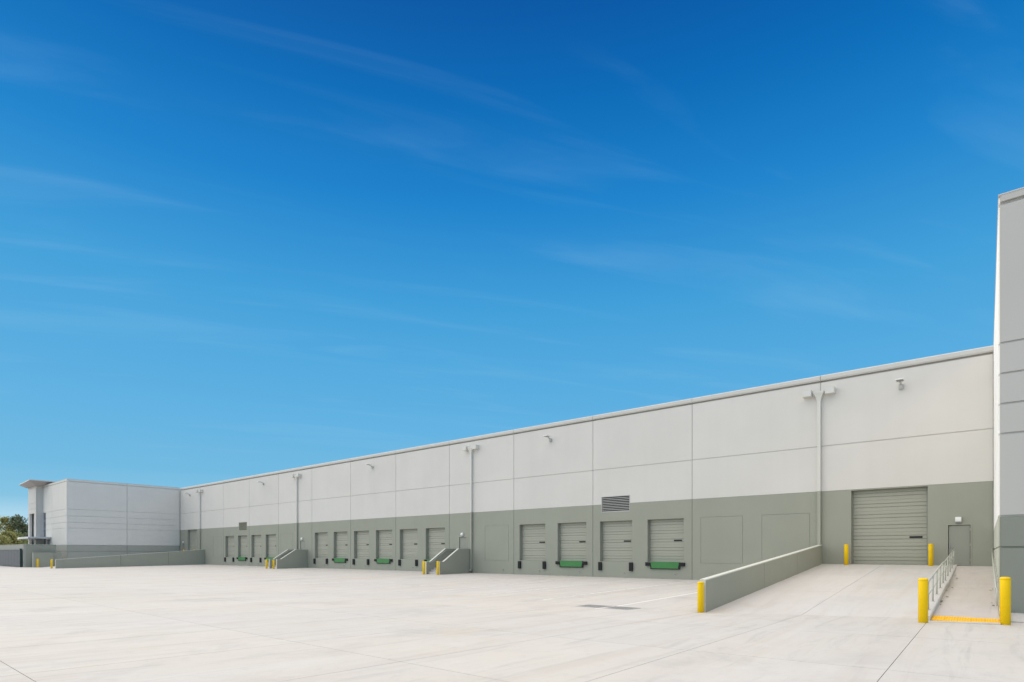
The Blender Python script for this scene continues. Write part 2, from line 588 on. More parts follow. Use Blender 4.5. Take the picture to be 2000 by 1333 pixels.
def prof(pts, y):
    for (a, za), (c, zb_) in zip(pts, pts[1:]):
        if y <= c:
            return za + (zb_ - za) * max(0, (y - a)) / (c - a)
    return pts[-1][1]
TX = .28                      # left face of the corner tower
b = MB()
b.quad([(-1.2, y_, z_ - .02) for y_, z_ in ((20.62, -.10), (D, .7))] + [(TX, D, .7), (TX, 20.62, -.10)])
walk = struct(b.build('walkway', 'tar'), 'narrow concrete walkway ramp rising to the steel door')
for ya, yb in ((20.62, 24.4), (24.4, 28.2), (28.2, 29.7), (29.7, 33.5), (33.5, 37.4), (37.4, D - .004)):
    slab(-1.2, TX, ya, yb, walk, lambda x, y: prof(WK, y), 'walk_concrete', gap=.004, depth=.08)
slab(-1.2, TX, 19.3, 19.655, yard, lambda x, y: zc(x, y) + .002, gap=.002)
b = MB()
for (ya, za), (yb, zb_) in zip(CK, CK[1:]):
    b.quad([(-1.46, ya, za - .5), (-1.46, yb, zb_ - .5), (-1.46, yb, zb_), (-1.46, ya, za)])
    b.quad([(-1.46, ya, za), (-1.46, yb, zb_), (-1.22, yb, zb_), (-1.22, ya, za)])
    b.quad([(-1.22, ya, za), (-1.22, yb, zb_), (-1.198, yb, zb_ - .02), (-1.198, ya, za - .02)])
    b.quad([(-1.198, ya, za - .02), (-1.198, yb, zb_ - .02), (-1.198, yb, zb_ - .5), (-1.198, ya, za - .5)])
b.quad([(-1.46, 19.62, -.3), (-1.198, 19.62, -.3), (-1.198, 19.62, .16), (-1.46, 19.62, .16)])
struct(b.build('kerb', 'ramp_concrete'), 'raised concrete kerb carrying the railing beside the walkway')
b = MB().box(TX + .002, .44, 19.85, 22.68, -.3, .27)
struct(b.build('kerb', 'ramp_concrete'), 'short low kerb between the right bollard and the tower')

# --- painted lane lines -----------------------------------------------
def lane(x, y0, y1, w, strength):
    b = MB()
    ys = [y0] + [q for q in YJ if y0 < q < y1] + [y1]
    for ya, yb in zip(ys, ys[1:]):
        b.quad([(x - w / 2, ya, zc(x, ya) + .004), (x + w / 2, ya, zc(x, ya) + .004),
                (x + w / 2, yb, zc(x, yb) + .004), (x - w / 2, yb, zc(x, yb) + .004)])
    o = struct(b.build('lane_line', 'worn_line'))
    o.color = (1, 1, 1, strength)
    return o
for k in range(20):
    lane(-11.32 - 4.03 * k, 18.6 if k == 0 else 20.5 + .3 * (k % 3), 36.5, .12, .15 if k == 0 else .92)

# --- drain grates ------------------------------------------------------
for k, (cx, lab) in enumerate(((-11.98, 'square steel drain grate left of the painted line'),
                               (-10.74, 'square steel drain grate right of the painted line'))):
    r_ = empty('drain_grate', (cx, 19.55, zc(cx, 19.55) + .004))
    tag(r_, lab, 'drain', 'drain grates in the yard')
    h = .54
    fr = MB()
    for q in ((-h, h, -h, -h + .05), (-h, h, h - .05, h), (-h, -h + .05, -h + .05, h - .05), (h - .05, h, -h + .05, h - .05)):
        fr.box(*q, -.02, .006)
    fr.build('frame', 'grate_metal', r_)
    MB().box(-h + .05, h - .05, -h + .05, h - .05, -.005, .0005).build('pit', 'pit_dark', r_)
    bar = MB().box(-.011, .011, -h + .05, h - .05, .0008, .005).mesh('bar', 'grate_metal')
    for q in range(21):
        link('bar', bar, r_, ((q - 10) * .0455, 0, 0))

# ================================================================== warehouse
PITCH = 8.06
JX = [.25 - PITCH * k for k in range(14)]
ROOF = 12.67
SPLIT = 5.64
dock_c = {n: -17.87 - 4.03 * n for n in range(-2, 19)}
DOORS = [0, 1, 2, 3, 6, 7, 8, 9, 10, 11, 14, 15, 16, 17]
BLANK = [-2, -1, 4, 13, 18]
HALF = 1.39
openings = [(dock_c[n] - HALF, dock_c[n] + HALF, DOCK, 4.33) for n in DOORS]
openings += [(-6.18, -2.50, DOCK + .01, 5.57), (-101.48, -97.88, DOCK + .01, 5.57)]
openings += [(-1.67, -.61, DOCK + .02, 3.45), (-38.78, -37.69, DOCK + .02, 3.40), (-66.95, -65.86, DOCK + .02, 3.40),
             (-103.6, -102.5, DOCK + .02, 3.40)]
louvers = [(-23.16, -20.69, 5.0, 6.24), (-83.50, -81.03, 5.0, 6.24)]
openings += louvers
rings = [(dock_c[n] - 1.42, dock_c[n] + 1.42, 1.16, 4.35) for n in BLANK]

wh = empty('warehouse', (-52, D, 0))
tag(wh, 'long low warehouse with white upper walls, grey-green base and a row of dock doors', 'warehouse')
wh.location = (0, 0, 0)

for k in range(13):
    xa, xb = JX[k + 1] + .014, JX[k] - .014
    if k == 0:
        xb = TX - .004
    ops = [o for o in openings if o[0] < xb and o[1] > xa]
    rg = [o for o in rings if o[0] < xb and o[1] > xa]
    ab = [xa, xb, xa + .02, xb - .02]
    zb = [-.35, ROOF, SPLIT, 8.34, 8.40, 12.25, 12.38, 5.615]
    for o in ops:
        ab += [o[0], o[1]]; zb += [o[2], o[3]]
    g = .03
    for o in rg:
        ab += [o[0], o[0] + g, o[1] - g, o[1]]; zb += [o[2], o[2] + g, o[3] - g, o[3]]

    def cell(a, z, ops=ops, rg=rg, xa=xa, xb=xb):
        m = 0 if z > SPLIT else 1
        for o in ops:
            if o[0] < a < o[1] and o[2] < z < o[3]:
                return (.45, m, True)
        d = 0.0
        if a < xa + .02 or a > xb - .02: d = .012
        if 8.34 < z < 8.40: d = .045
        if 12.25 < z < 12.38: d = .26
        if 5.615 < z < SPLIT: d = .012
        for o in rg:
            if o[0] < a < o[1] and o[2] < z < o[3]:
                if a < o[0] + g or a > o[1] - g or z < o[2] + g or z > o[3] - g:
                    d = .018
        if z > 12.38: d = min(d, -.008)
        return (d, m, False)
    mb = MB()
    relief(mb, lambda a, z, d: (a, D + d, z), ab, zb, cell)
    p = mb.build('wall_panel', ['white_paint', 'green_paint'], wh)
    # sloped coping on the parapet
    MB().prism([(D - .045, ROOF - .235), (D - .045, ROOF - .03), (D + .02, ROOF + .03), (D + .5, ROOF + .05), (D + .5, ROOF - .02), (D - .009, ROOF - .02), (D - .009, ROOF - .235)],
               (xa, xb), 'x').build('coping', 'coping_metal', p)
    MB().box(JX[k + 1] - .016, JX[k + 1] + .016, D + .028, D + .05, -.3, ROOF - .02).build('joint_sealant', 'sealant', p)

# body of the building behind the panels (set back from the door reveals)
b = MB()
b.box(-104.4, 30, D + .46, D + 90, -.3, 12.25)
b.build('roof', 'membrane', wh)

# ---- sectional doors
def section_mesh(w, h, name='door_section'):
    t = h / 3
    pr = [(.055, .0), (.004, .0), (.0, .003), (.0, t - .016), (.035, t - .012), (.035, t + .012), (.0, t + .026),
          (.0, 2 * t - .016), (.035, 2 * t - .012), (.035, 2 * t + .012), (.0, 2 * t + .026), (.0, h - .003), (.004, h), (.055, h)]
    return MB().prism(pr, (-w / 2, w / 2), 'x').mesh(name, 'door_paint')

def sect_door(x0, x1, z0, z1, n, slot, name, label=None, meshes={}):
    w = x1 - x0
    c = (x0 + x1) / 2
    h = (z1 - z0) / n
    key = (round(w, 2), round(h, 3))
    if key not in meshes:
        tr = MB()
        tr.box(-w / 2 + .002, -w / 2 + .07, -.035, .06, 0, z1 - z0)
        tr.box(w / 2 - .07, w / 2 - .002, -.035, .06, 0, z1 - z0)
        tr.box(-w / 2 + .07, w / 2 - .07, -.03, .06, z1 - z0 - .06, z1 - z0)
        sm = section_mesh(w - .145, h - .004)
        sl = MB().box(-.30, .30, -.012, .01, -.055, .055).mesh('vision_slot', 'slot_black')
        meshes[key] = (tr.mesh(name, 'door_track'), sm, sl)
    tr, sm, sl = meshes[key]
    d = link(name, tr, wh, (c, D + .33, z0))
    for k in range(n):
        link('door_section', sm, d, (0, 0, k * h + .002))
    link('vision_slot', sl, d, (slot - c, -.002, 2.5 * h))
    # dark interior strip closes the opening behind the curtain
    MB().box(-w / 2 + .003, w / 2 - .003, .065, .075, .002, z1 - z0 - .002).build('door_back', 'door_track', d)
    return d

for n in DOORS:
    c = dock_c[n]
    sect_door(c - HALF, c + HALF, DOCK, 4.33, 5, c + .82, 'dock_door')
tag(sect_door(-6.18, -2.50, DOCK + .01, 5.57, 7, -3.06, 'drive_in_door'), 'tall ribbed grey-green overhead door at the top of the near ramp')
tag(sect_door(-101.48, -97.88, DOCK + .01, 5.57, 7, -98.4, 'drive_in_door'), 'tall overhead door at the top of the far ramp')

# ---- bumpers and levelers
tall = MB().prism([(-.13, -.16), (.13, -.16), (.13, 0), (-.13, 0)], (.52, 1.16), 'z')
for zz in (.62, .75, .88, 1.01):
    tall.box(-.135, .135, -.165, -.001, zz, zz + .012)
tall = tall.mesh('dock_bumper', 'rubber')
short = MB().box(-.19, .19, -.17, 0, .93, 1.19)
for q in (-.12, 0, .12):
    short.box(q - .008, q + .008, -.176, -.171, .935, 1.185)
short = short.mesh('dock_bumper', 'rubber')
lip = MB()
lip.prism([(-1.08, 1.205), (1.08, 1.205), (1.08, 1.10), (1.0, .76), (-1.0, .76), (-1.08, 1.10)], (-.13, -.095), 'y')
lip.box(-1.08, 1.08, -.13, .32, 1.207, 1.222)
lip = lip.mesh('lip_plate', 'leveler_green')
lfr = MB()
lfr.box(-1.12, 1.12, -.09, .0, .70, .80)
for q in (-1.115, -.35, .35, .99):
    lfr.box(q, q + .125, -.12, -.091, .70, 1.15 if abs(q) > .9 else .745)
lfr = lfr.mesh('dock_leveler', 'leveler_black')
hole = MB().lathe([(.045, 0), (.045, .05)], 10).mesh('weep_outlet', 'pit_dark')
flg = MB().lathe([(.075, 0), (.075, .02)], 12).mesh('flange', 'steel')
for n in DOORS + [-1, 4]:
    c = dock_c[n]
    if n in DOORS:
        if n in (0, 2, 6, 8, 10, 14, 16):
            lv = link('dock_leveler', lfr, wh, (c, D, 0))
            link('lip_plate', lip, lv)
            for s in (-1, 1):
                link('dock_bumper', short, lv, (s * 1.30, 0, 0))
        else:
            for s in (-1, 1):
                link('dock_bumper', tall, wh, (c + s * 1.33, D, 0))
    o = link('weep_outlet', flg, wh, (c + .75, D, .36)); o.rotation_euler[0] = R(90)
    link('hole', hole, o)

# ---- louvers
for k, (x0, x1, z0, z1) in enumerate(louvers):
    fr = MB()
    for q in ((x0 + .002, x1 - .002, z0 + .002, z0 + .05), (x0 + .002, x1 - .002, z1 - .05, z1 - .002),
              (x0 + .002, x0 + .05, z0 + .05, z1 - .05), (x1 - .05, x1 - .002, z0 + .05, z1 - .05)):
        fr.box(q[0], q[1], D - .012, D + .2, q[2], q[3])
    mname = 'louver_metal' if k == 0 else 'louver_tan'
    lo = fr.build('louver', mname, wh)
    MB().box(x0 + .05, x1 - .05, D + .18, D + .19, z0 + .05, z1 - .05).build('screen', 'louver_shade', lo)  # near-black sheet paints the shade between the slats
    ns = 9
    hs = (z1 - z0 - .1) / ns
    sl = MB().prism([(.0, .0), (.01, -.01), (.10, hs * .42), (.10, hs * .50), (.09, hs * .50), (.0, .035)],
                    (x0 + .052, x1 - .052), 'x').mesh('slat', mname)
    for q in range(ns):
        link('slat', sl, lo, (0, D + .01, z0 + .055 + q * hs))

# ---- downspouts with conductor head and overflow scuppers
for k, x in enumerate((-7.86, -37.02, -67.52, -96.40)):
    w = .085
    pr = lambda z0, z1, mb: mb.box(x - w, x + w, D - .21, D - .04, z0, z1)
    top = MB(); pr(SPLIT + .01, 10.86, top)
    for zz in (6.6, 8.7, 10.4):
        top.box(x - w - .05, x + w + .05, D - .038, D - .004, zz, zz + .05)
        top.box(x - w - .006, x + w + .006, D - .216, D - .003, zz + .01, zz + .04)
    ds = top.build('downspout', 'downspout_paint', wh)
    low = MB(); zfoot = .35 if k in (1,) else .12
    pr(zfoot, SPLIT + .008, low)
    for zz in (1.6, 3.6):
        low.box(x - w - .05, x + w + .05, D - .038, D - .004, zz, zz + .05)
        low.box(x - w - .006, x + w + .006, D - .216, D - .003, zz + .01, zz + .04)
    low.prism([(D - .21, zfoot), (D - .04, zfoot), (D - .20, zfoot - .20), (D - .36, zfoot - .14)], (x - w, x + w), 'x')
    low.build('lower_pipe', 'downspout_green', ds)
    # conductor head: a flared funnel
    hd = MB()
    i = len(hd.v)
    ring = [(w + .004, 10.80, .215), (w + .01, 11.12, .225), (.155, 11.34, .27), (.265, 11.56, .345), (.285, 11.60, .36), (.285, 11.68, .36)]
    for hw, z, dp in ring:
        hd.v += [(x - hw, D - dp, z), (x + hw, D - dp, z), (x + hw, D - .003, z), (x - hw, D - .003, z)]
    for j in range(len(ring) - 1):
        for q in range(4):
            hd.f.append((j * 4 + q, j * 4 + (q + 1) % 4, j * 4 + 4 + (q + 1) % 4, j * 4 + 4 + q)); hd.m.append(0)
    hd.f.append((20, 21, 22, 23)); hd.m.append(0)
    hd.build('conductor_head', 'downspout_paint', ds)
    for s in (-1, 1):
        xs = x + s * .62
        sc_ = MB()
        sc_.box(xs - .24, xs + .24, D - .46, D - .003, 11.44, 11.46)
        sc_.box(xs - .24, xs - .22, D - .46, D - .003, 11.46, 11.82)
        sc_.box(xs + .22, xs + .24, D - .46, D - .003, 11.46, 11.82)
        sc_.box(xs - .22, xs + .22, D - .10, D - .003, 11.46, 11.82)
        sc_.box(xs - .22, xs + .22, D - .455, D - .435, 11.46, 11.80)
        sc_.box(xs - .22, xs + .22, D - .46, D - .10, 11.80, 11.82)
        sc_.build('scupper', 'downspout_paint', ds)

# ---- wall lamps on arms
for x in (-3.72, -28.0, -52.06, -76.23, -100.5):
    lm = MB()
    lm.box(x - .11, x + .11, D - .07, D - .002, 11.10, 11.40)
    lm.box(x - .085, x + .085, D - .16, D - .071, 11.12, 11.36)
    wl = lm.build('wall_lamp', 'lamp_bronze', wh)
    MB().prism([(D - .10, 11.361), (D - .16, 11.33), (D - .42, 11.44), (D - .42, 11.48), (D - .13, 11.40)], (x - .05, x + .05), 'x').build('arm', 'lamp_bronze', wl)
    MB().prism([(D - .28, 11.481), (D - .34, 11.54), (D - .82, 11.545), (D - .86, 11.52), (D - .86, 11.485)], (x - .19, x + .19), 'x').build('lamp_head', 'lamp_white', wl)
    MB().box(x - .15, x + .15, D - .80, D - .44, 11.468, 11.481).build('lens', 'lamp_dark', wl)

# ---- steel doors with a light above each
for k, (x0, x1, z0, z1) in enumerate(((-1.67, -.61, DOCK + .02, 3.45), (-38.78, -37.69, DOCK + .02, 3.40),
                                      (-66.95, -65.86, DOCK + .02, 3.40), (-103.6, -102.5, DOCK + .02, 3.40))):
    fr = MB()
    for q in ((x0 + .002, x0 + .055, z0 + .002, z1 - .002), (x1 - .055, x1 - .002, z0 + .002, z1 - .002), (x0 + .055, x1 - .055, z1 - .055, z1 - .002)):
        fr.box(q[0], q[1], D - .018, D + .20, q[2], q[3])
    d = fr.build('steel_door', 'door_paint', wh)
    MB().box(x0 + .056, x1 - .056, D + .16, D + .18, z0 + .019, z1 - .056).build('door_back', 'slot_black', d)  # black sheet gives the gap round the leaf its shadow
    MB().box(x0 + .082, x1 - .075, D + .06, D + .10, z0 + .02, z1 - .082).build('door_leaf', 'door_leaf_paint', d)
    MB().box(x0 + .055, x1 - .055, D - .02, D + .15, z0, z0 + .018).build('threshold', 'steel', d)
    for zz in (z0 + .22, z0 + 1.03, z0 + 1.84):
        MB().lathe([(.014, 0), (.014, .13)], 8, (x1 - .065, D + .045, zz)).build('hinge', 'door_track', d)
    hb = MB()
    hx = x0 + .13
    hb.box(hx - .03, hx + .03, D + .035, D + .054, z0 + .92, z0 + 1.14)
    hb.tube([(hx, D + .035, z0 + .98), (hx, D - .02, z0 + .98), (hx + .13, D - .03, z0 + .975)], .013, 8)
    hb.build('handle', 'lamp_dark', d)
    hz_ = z1 + .08
    cx = (x0 + x1) / 2 - .03
    pk = MB()
    pk.prism([(D - .002, hz_), (D - .002, hz_ + .28), (D - .06, hz_ + .29), (D - .13, hz_ + .26), (D - .16, hz_ + .16), (D - .155, hz_ + .05), (D - .12, hz_ + .02)],
             (cx - .13, cx + .13), 'x')
    wp = pk.build('door_light', 'lamp_white', wh)
    MB().box(cx - .115, cx + .115, D - .115, D - .01, hz_ - .03, hz_ + .0).build('lens', 'lamp_dark', wp)

# ================================================================== corner tower and office wing
def clad(mb, P, a0, a1, thick, zs, z0=-.35, ops=(), chamf=True, gw=.06, split=3.0, top=ROOF):
    ab = [a0, a1, a0 + .025, a1 - .025]
    zb = [z0, top, 12.36, 12.48, split]
    for z in zs: zb += [z, z + gw]
    for o in ops:
        ab += [o[0], o[1]]; zb += [o[2], o[3]]

    def cell(a, z):
        m = 0 if z > split else 1
        for o in ops:
            if o[0] < a < o[1] and o[2] < z < o[3]:
                return (thick, m, True)
        d = 0.0
        if chamf and (a < a0 + .025 or a > a1 - .025): d = .02
        for q in zs:
            if q < z < q + gw: d = .045
        if 12.36 < z < 12.48: d = .10
        return (d, m, False)
    relief(mb, P, ab, zb, cell, thick)

REV = (8.19, 7.27, 6.36, 5.46, 2.99, 2.05)
TY = 22.7
tw = empty('corner_tower', (TX, TY, 0)); tw.location = (0, 0, 0)
tag(tw, 'tall grey corner tower with horizontal reveals at the right edge of the yard', 'building')
for xa, xb in ((TX + .03, 8.0), (8.03, 16.0)):
    mb = MB(); clad(mb, lambda a, z, d: (a, TY + d, z), xa, xb, .3, REV)
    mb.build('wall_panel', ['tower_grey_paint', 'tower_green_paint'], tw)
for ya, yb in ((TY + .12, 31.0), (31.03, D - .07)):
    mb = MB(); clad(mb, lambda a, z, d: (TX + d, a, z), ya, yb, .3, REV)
    mb.build('wall_panel', ['sunlit_return_white', 'sunlit_return_green'], tw)
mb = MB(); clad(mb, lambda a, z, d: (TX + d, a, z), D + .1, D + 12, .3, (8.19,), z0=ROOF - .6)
mb.build('wall_panel', ['sunlit_return_white', 'sunlit_return_green'], tw)
MB().box(TX + .33, 16.0, TY + .33, D + 12, -.3, 12.4).build('roof', 'membrane', tw)
MB().box(TX - .012, 16.0, TY - .012, D - .06, ROOF + .002, ROOF + .035).build('coping', 'coping_metal', tw)

WX, WY = -104.5, 23.55
ow = empty('office_wing', (0, 0, 0))
tag(ow, 'pale grey office wing jutting out at the far end of the yard', 'building')
WREV = (8.27, 7.29, 6.33, 5.47, 2.97, 2.03)
for ya, yb in ((WY + .12, 31.24), (31.27, D - .07)):
    mb = MB(); clad(mb, lambda a, z, d: (WX - d, a, z), ya, yb, .3, WREV, gw=.07, top=12.74)
    mb.build('wall_panel', ['cool_white_paint', 'cool_green_paint'], ow)
win = [(-118.38, -116.62, .4, 8.27), (-115.8, -114.1, .4, 3.95)]
for xa, xb in ((-112.8, WX - .03), (-119.4, -112.83)):
    mb = MB(); clad(mb, lambda a, z, d: (a, WY + d, z), xa, xb, .3, WREV, gw=.07, top=12.74, ops=[o for o in win if xa < o[0] < xb])
    mb.build('wall_panel', ['cool_white_paint', 'cool_green_paint'], ow)
MB().box(-119.3, WX - .33, WY + .33, D + 60, -.3, 12.4).build('roof', 'membrane', ow)
MB().box(-119.4, WX + .012, WY - .012, D - .06, 12.742, 12.775).build('coping', 'coping_metal', ow)
for x0, x1, z0, z1 in win:
    fr = MB()
    for q in (x0 + .002, (x0 + x1) / 2 - .04, x1 - .082):
        fr.box(q, q + .08, WY + .05, WY + .16, z0 + .002, z1 - .002)
    wn = fr.build('window', 'mullion', ow)
    rows = max(1, round((z1 - z0) / 1.4))
    hh = (z1 - z0) / rows
    for r_ in range(rows):
        MB().box(x0 + .082, x1 - .082, WY + .045, WY + .155, z0 + r_ * hh + .002, z0 + r_ * hh + .055).build('transom', 'mullion', wn)
        for q in (0, 1):
            xa = x0 + .083 + q * ((x1 - x0) / 2 - .043)
            MB().box(xa, xa + (x1 - x0) / 2 - .123, WY + .10, WY + .12, z0 + r_ * hh + .057, z0 + (r_ + 1) * hh).build('pane', 'dark_glass', wn)

# entrance tower: two piers, a recessed portal and a flat spreading roof
EX0, EX1, EY = -123.7, -118.42, 22.64
et = empty('entrance_tower', (0, 0, 0))
tag(et, 'slim entrance tower with wide flat overhanging roof at far left', 'building')
ht = 12.62
mb = MB(); clad(mb, lambda a, z, d: (a, EY + d, z), EX0, EX1, .3, (9.9, 9.0), gw=.04, ops=[(-122.75, -119.45, -.3, 8.27)], top=ht, chamf=False)
mb.build('front_wall', ['white_paint', 'white_paint'], et)
b = MB()
b.box(EX1 - .302, EX1, EY + .302, WY + .02, -.3, ht)
b.box(EX0, EX0 + .3, EY + .302, WY + 3, -.3, ht)
b.build('side_wall', 'cool_white_paint', et)
b = MB(); b.box(EX0 + .302, EX1 - .304, EY + .55, EY + .75, -.3, ht)
b.build('portal_back', 'cool_white_paint', et)
b = MB(); b.box(EX0 + .302, EX1 - .304, EY + .31, EY + 3, ht - .2, ht - .02)
b.build('inner_ceiling', 'cool_white_paint', et)
rf = MB()
tp = [(-115.0, 21.2), (-125.0, 21.7), (-125.0, 27.5), (-115.0, 27.5)]
rf.prism(tp, (13.16, 13.30), 'z')
rfo = rf.build('roof', 'coping_metal', et)
sf = MB()
bt = [(-117.6, 22.4), (-123.9, 22.4), (-123.9, 26), (-117.6, 26)]
for q in range(4):
    q2 = (q + 1) % 4
    sf.quad([(*tp[q], 13.158), (*tp[q2], 13.158), (*bt[q2], 12.64), (*bt[q], 12.64)])
sf.quad([(*p, 12.64) for p in bt])
sf.build('soffit', 'soffit', rfo)
cn = MB().prism([(-113.2, 20.7), (-119.0, 20.7), (-123.4, 21.2), (-123.4, 22.60), (-118.38, 22.60), (-118.38, 23.50), (-113.2, 23.50)], (4.05, 4.32), 'z')
cn.build('entrance_canopy', 'mullion', et)

# ================================================================== site walls
def wall_piece(mb, x0, x1, y0, y1, z0, z1):
    mb.box(x0, x1, y0, y1, z0, z1)

# sloping ramp walls: panels with a pale chamfered cap
def ramp_wall(x0, x1, face, label, cuts):
    """x0..x1 thickness; top follows the ramp 1.14 m above it."""
    root = empty('ramp_wall', (0, 0, 0))
    tag(root, label, 'wall', 'sloping walls along the drive ramps')
    top = lambda y: -.21 + 1.13 + (DOCK + .21) * (y - VY) / (D - VY)
    ys = [VY] + cuts + [D - .003]
    for ya, yb in zip(ys, ys[1:]):
        a, c = ya + (.014 if ya != VY else 0), yb - .014
        pr = [(a, -.6), (c, -.6), (c, top(c)), (a, top(a))]
        p = MB().prism(pr, (x0 + .015, x1 - .015), 'x').build('wall_panel', 'green_paint', root)
        MB().prism([(a, top(a) + .001), (c, top(c) + .001), (c, top(c) + .04), (a, top(a) + .04)], (x0 + .012, x1 - .012), 'x').build('wall_cap', 'wall_cap', p)
    MB().box(x0 + .02, x1 - .02, VY - .012, VY - .001, -.35, top(VY) + .03).build('end_face', 'wall_cap', root)
    return root
ramp_wall(-7.95, -7.70, -7.7, 'sloping grey-green concrete wall with pale cap beside the near drive ramp', [27.2, 33.0])
ramp_wall(-95.12, -94.87, -94.87, 'long sloping grey-green wall of the far ramp in front of the office wing', [27.6, 33.8])

# stairs to the dock level
def stairs(x0, x1, label):
    root = empty('dock_stairs', (0, 0, 0))
    tag(root, label, 'stairs', 'concrete stairs up to the dock doors')
    y0 = 35.0
    pts = [(y0, -.3), (D - .003, -.3), (D - .003, 2.25), (37.4, 2.25), (35.5, 1.07), (y0, 1.07)]
    for xa in (x0, x1 - .2):
        w = MB().prism(pts, (xa, xa + .2), 'x').build('side_wall', 'green_paint', root)
        MB().prism([(y0 - .01, 1.072), (35.5, 1.072), (37.4, 2.252), (D - .004, 2.252), (D - .004, 2.278), (37.395, 2.278), (35.49, 1.10), (y0 - .01, 1.10)],
                   (xa - .006, xa + .206), 'x').build('wall_cap', 'wall_cap', w)
        MB().box(xa + .002, xa + .198, y0 - .01, y0 - .001, -.25, 1.07).build('end_face', 'wall_cap', w)
    n = 7
    for k in range(n):
        zt = (k + 1) * DOCK / n
        ya = 35.25 + .30 * k
        yb = D - .004 if k == n - 1 else ya + .30
        MB().box(x0 + .203, x1 - .203, ya + .001, yb - .001, -.25, zt).build('landing' if k == n - 1 else 'step', 'ramp_concrete', root)
    hr = MB()
    for xx in (x0 + .26, x1 - .26):
        hr.tube([(xx, 35.2, .98), (xx, 35.5, 1.0), (xx, 37.4, 2.12), (xx, 38.6, 2.12)], .022, 8)
    hr.build('handrail', 'rail_paint', root, True)
    return root
stairs(-39.08, -37.16, 'grey-green walled concrete stairs standing between the two larger groups of dock doors')
stairs(-67.15, -65.20, 'smaller-looking far stairs with grey-green walls beside the leftmost dock doors')

# screen wall with the gate at the far left
sw = empty('screen_wall', (0, 0, 0))
tag(sw, 'high grey-green screen wall in front of the entrance tower', 'wall')
zg = lambda x, y: zc(x, y) - .2
b = MB()
for xa, xb in ((-112.5, -104.5), (-120.6, -112.52), (-128.7, -120.62), (-136.8, -128.72), (-145, -136.82)):
    MB().box(xa, xb, 18.60, 18.88, -.4, 3.02).build('wall_panel', 'cool_green_paint', sw)
MB().box(-104.80, -104.52, 18.882, 22.3, -.4, 3.02).build('wall_panel', 'green_paint', sw)  # darker paint than the front run carries this side's shade
MB().box(-145, -104.46, 18.56, 18.92, 3.021, 3.05).build('wall_cap', 'wall_cap', sw)
MB().box(-104.84, -104.48, 18.921, 22.34, 3.021, 3.05).build('wall_cap', 'wall_cap', sw)
lw = empty('low_wall', (0, 0, 0))
tag(lw, 'low grey-green wall behind the leftmost bollard', 'wall')
MB().box(-103.85, -103.5, 19.5, 21.75, -.4, 1.90).build('wall_panel', 'green_paint', lw)
MB().box(-104.2, -103.9, 21.753, 22.9, -.4, 1.86).build('wall_panel', 'green_paint', lw)
MB().box(-103.84, -103.51, 19.485, 19.499, -.35, 1.89).build('end_face', 'wall_cap', lw)

gt = empty('sliding_gate', (-106, 18.4, 0)); gt.location = (0, 0, 0)
tag(gt, 'dark slate sheet-metal sliding gate below the screen wall at far left', 'gate')
pm = MB().prism([(0, 0), (.95, 0), (.97, -.008), (1.93, -.008), (1.985, .0), (1.985, .02), (0, .02)], (.0, 2.22), 'z').mesh('gate_panel', 'gate_slate')
for k in range(16):
    link('gate_panel', pm, gt, (-107.1 - 2.0 * k, 18.42, -.02))
MB().box(-139.5, -105.1, 18.36, 18.46, 2.205, 2.30).build('top_rail', 'gate_slate', gt)
MB().box(-139.5, -105.1, 18.36, 18.46, -.10, -.022).build('bottom_rail', 'gate_slate', gt)
MB().box(-105.09, -104.85, 18.28, 18.52, -.3, 2.45).build('gate_post', 'gate_post', gt)

# ================================================================== bollards
def bollard_mesh(h, r):
    body = MB().lathe([(r, -.25), (r, h - .075), (r * .985, h - .07)], 28).mesh('bollard', 'yellow', True)
    cap = MB().lathe([(r + .003, h - .069), (r + .003, h - .055), (r * .97, h - .022), (r * .80, h - .006), (r * .45, h), (.005, h + .001)], 28).mesh('cap', 'yellow', True)
    return body, cap
BM = {1.2: bollard_mesh(1.2, .112), 1.1: bollard_mesh(1.1, .108)}
for x, y, z, h, lab in (
        (-1.32, 19.02, None, 1.2, 'yellow bollard beside the lower end of the railing and walkway'),
        (.37, 19.50, None, 1.2, 'yellow bollard next to the corner tower at far right'),
        (-7.84, 20.02, None, 1.1, 'yellow bollard at the low end of the near sloping ramp wall'),
        (-6.36, 38.55, 1.19, 1.2, 'yellow bollard left of the tall overhead door up the near ramp'),
        (-2.34, 38.55, 1.19, 1.2, 'yellow bollard right of the tall overhead door up the near ramp'),
        (-101.72, 38.5, 1.18, 1.2, 'bollard left of the far overhead door, showing above the ramp wall'),
        (-97.62, 38.5, 1.18, 1.2, 'bollard right of the far overhead door, showing above the ramp wall'),
        (-38.80, 34.62, None, 1.2, 'yellow bollard at the left wall of the nearer dock stairs'),
        (-36.98, 34.62, None, 1.2, 'yellow bollard at the right wall of the nearer dock stairs'),
        (-66.98, 34.62, None, 1.1, 'yellow bollard at the left wall of the farther dock stairs'),
        (-65.28, 34.62, None, 1.1, 'yellow bollard at the right wall of the farther dock stairs'),
        (-103.0, 19.9, None, 1.2, 'leftmost yellow bollard, in front of the low wall'),
        (-95.25, 19.85, None, 1.2, 'yellow bollard at the near end of the far ramp wall')):
    body, cap = BM[h]
    o = link('bollard', body, None, (x, y, zc(x, y) if z is None else z))
    link('cap', cap, o)
    tag(o, lab, 'bollard', 'yellow steel bollards')

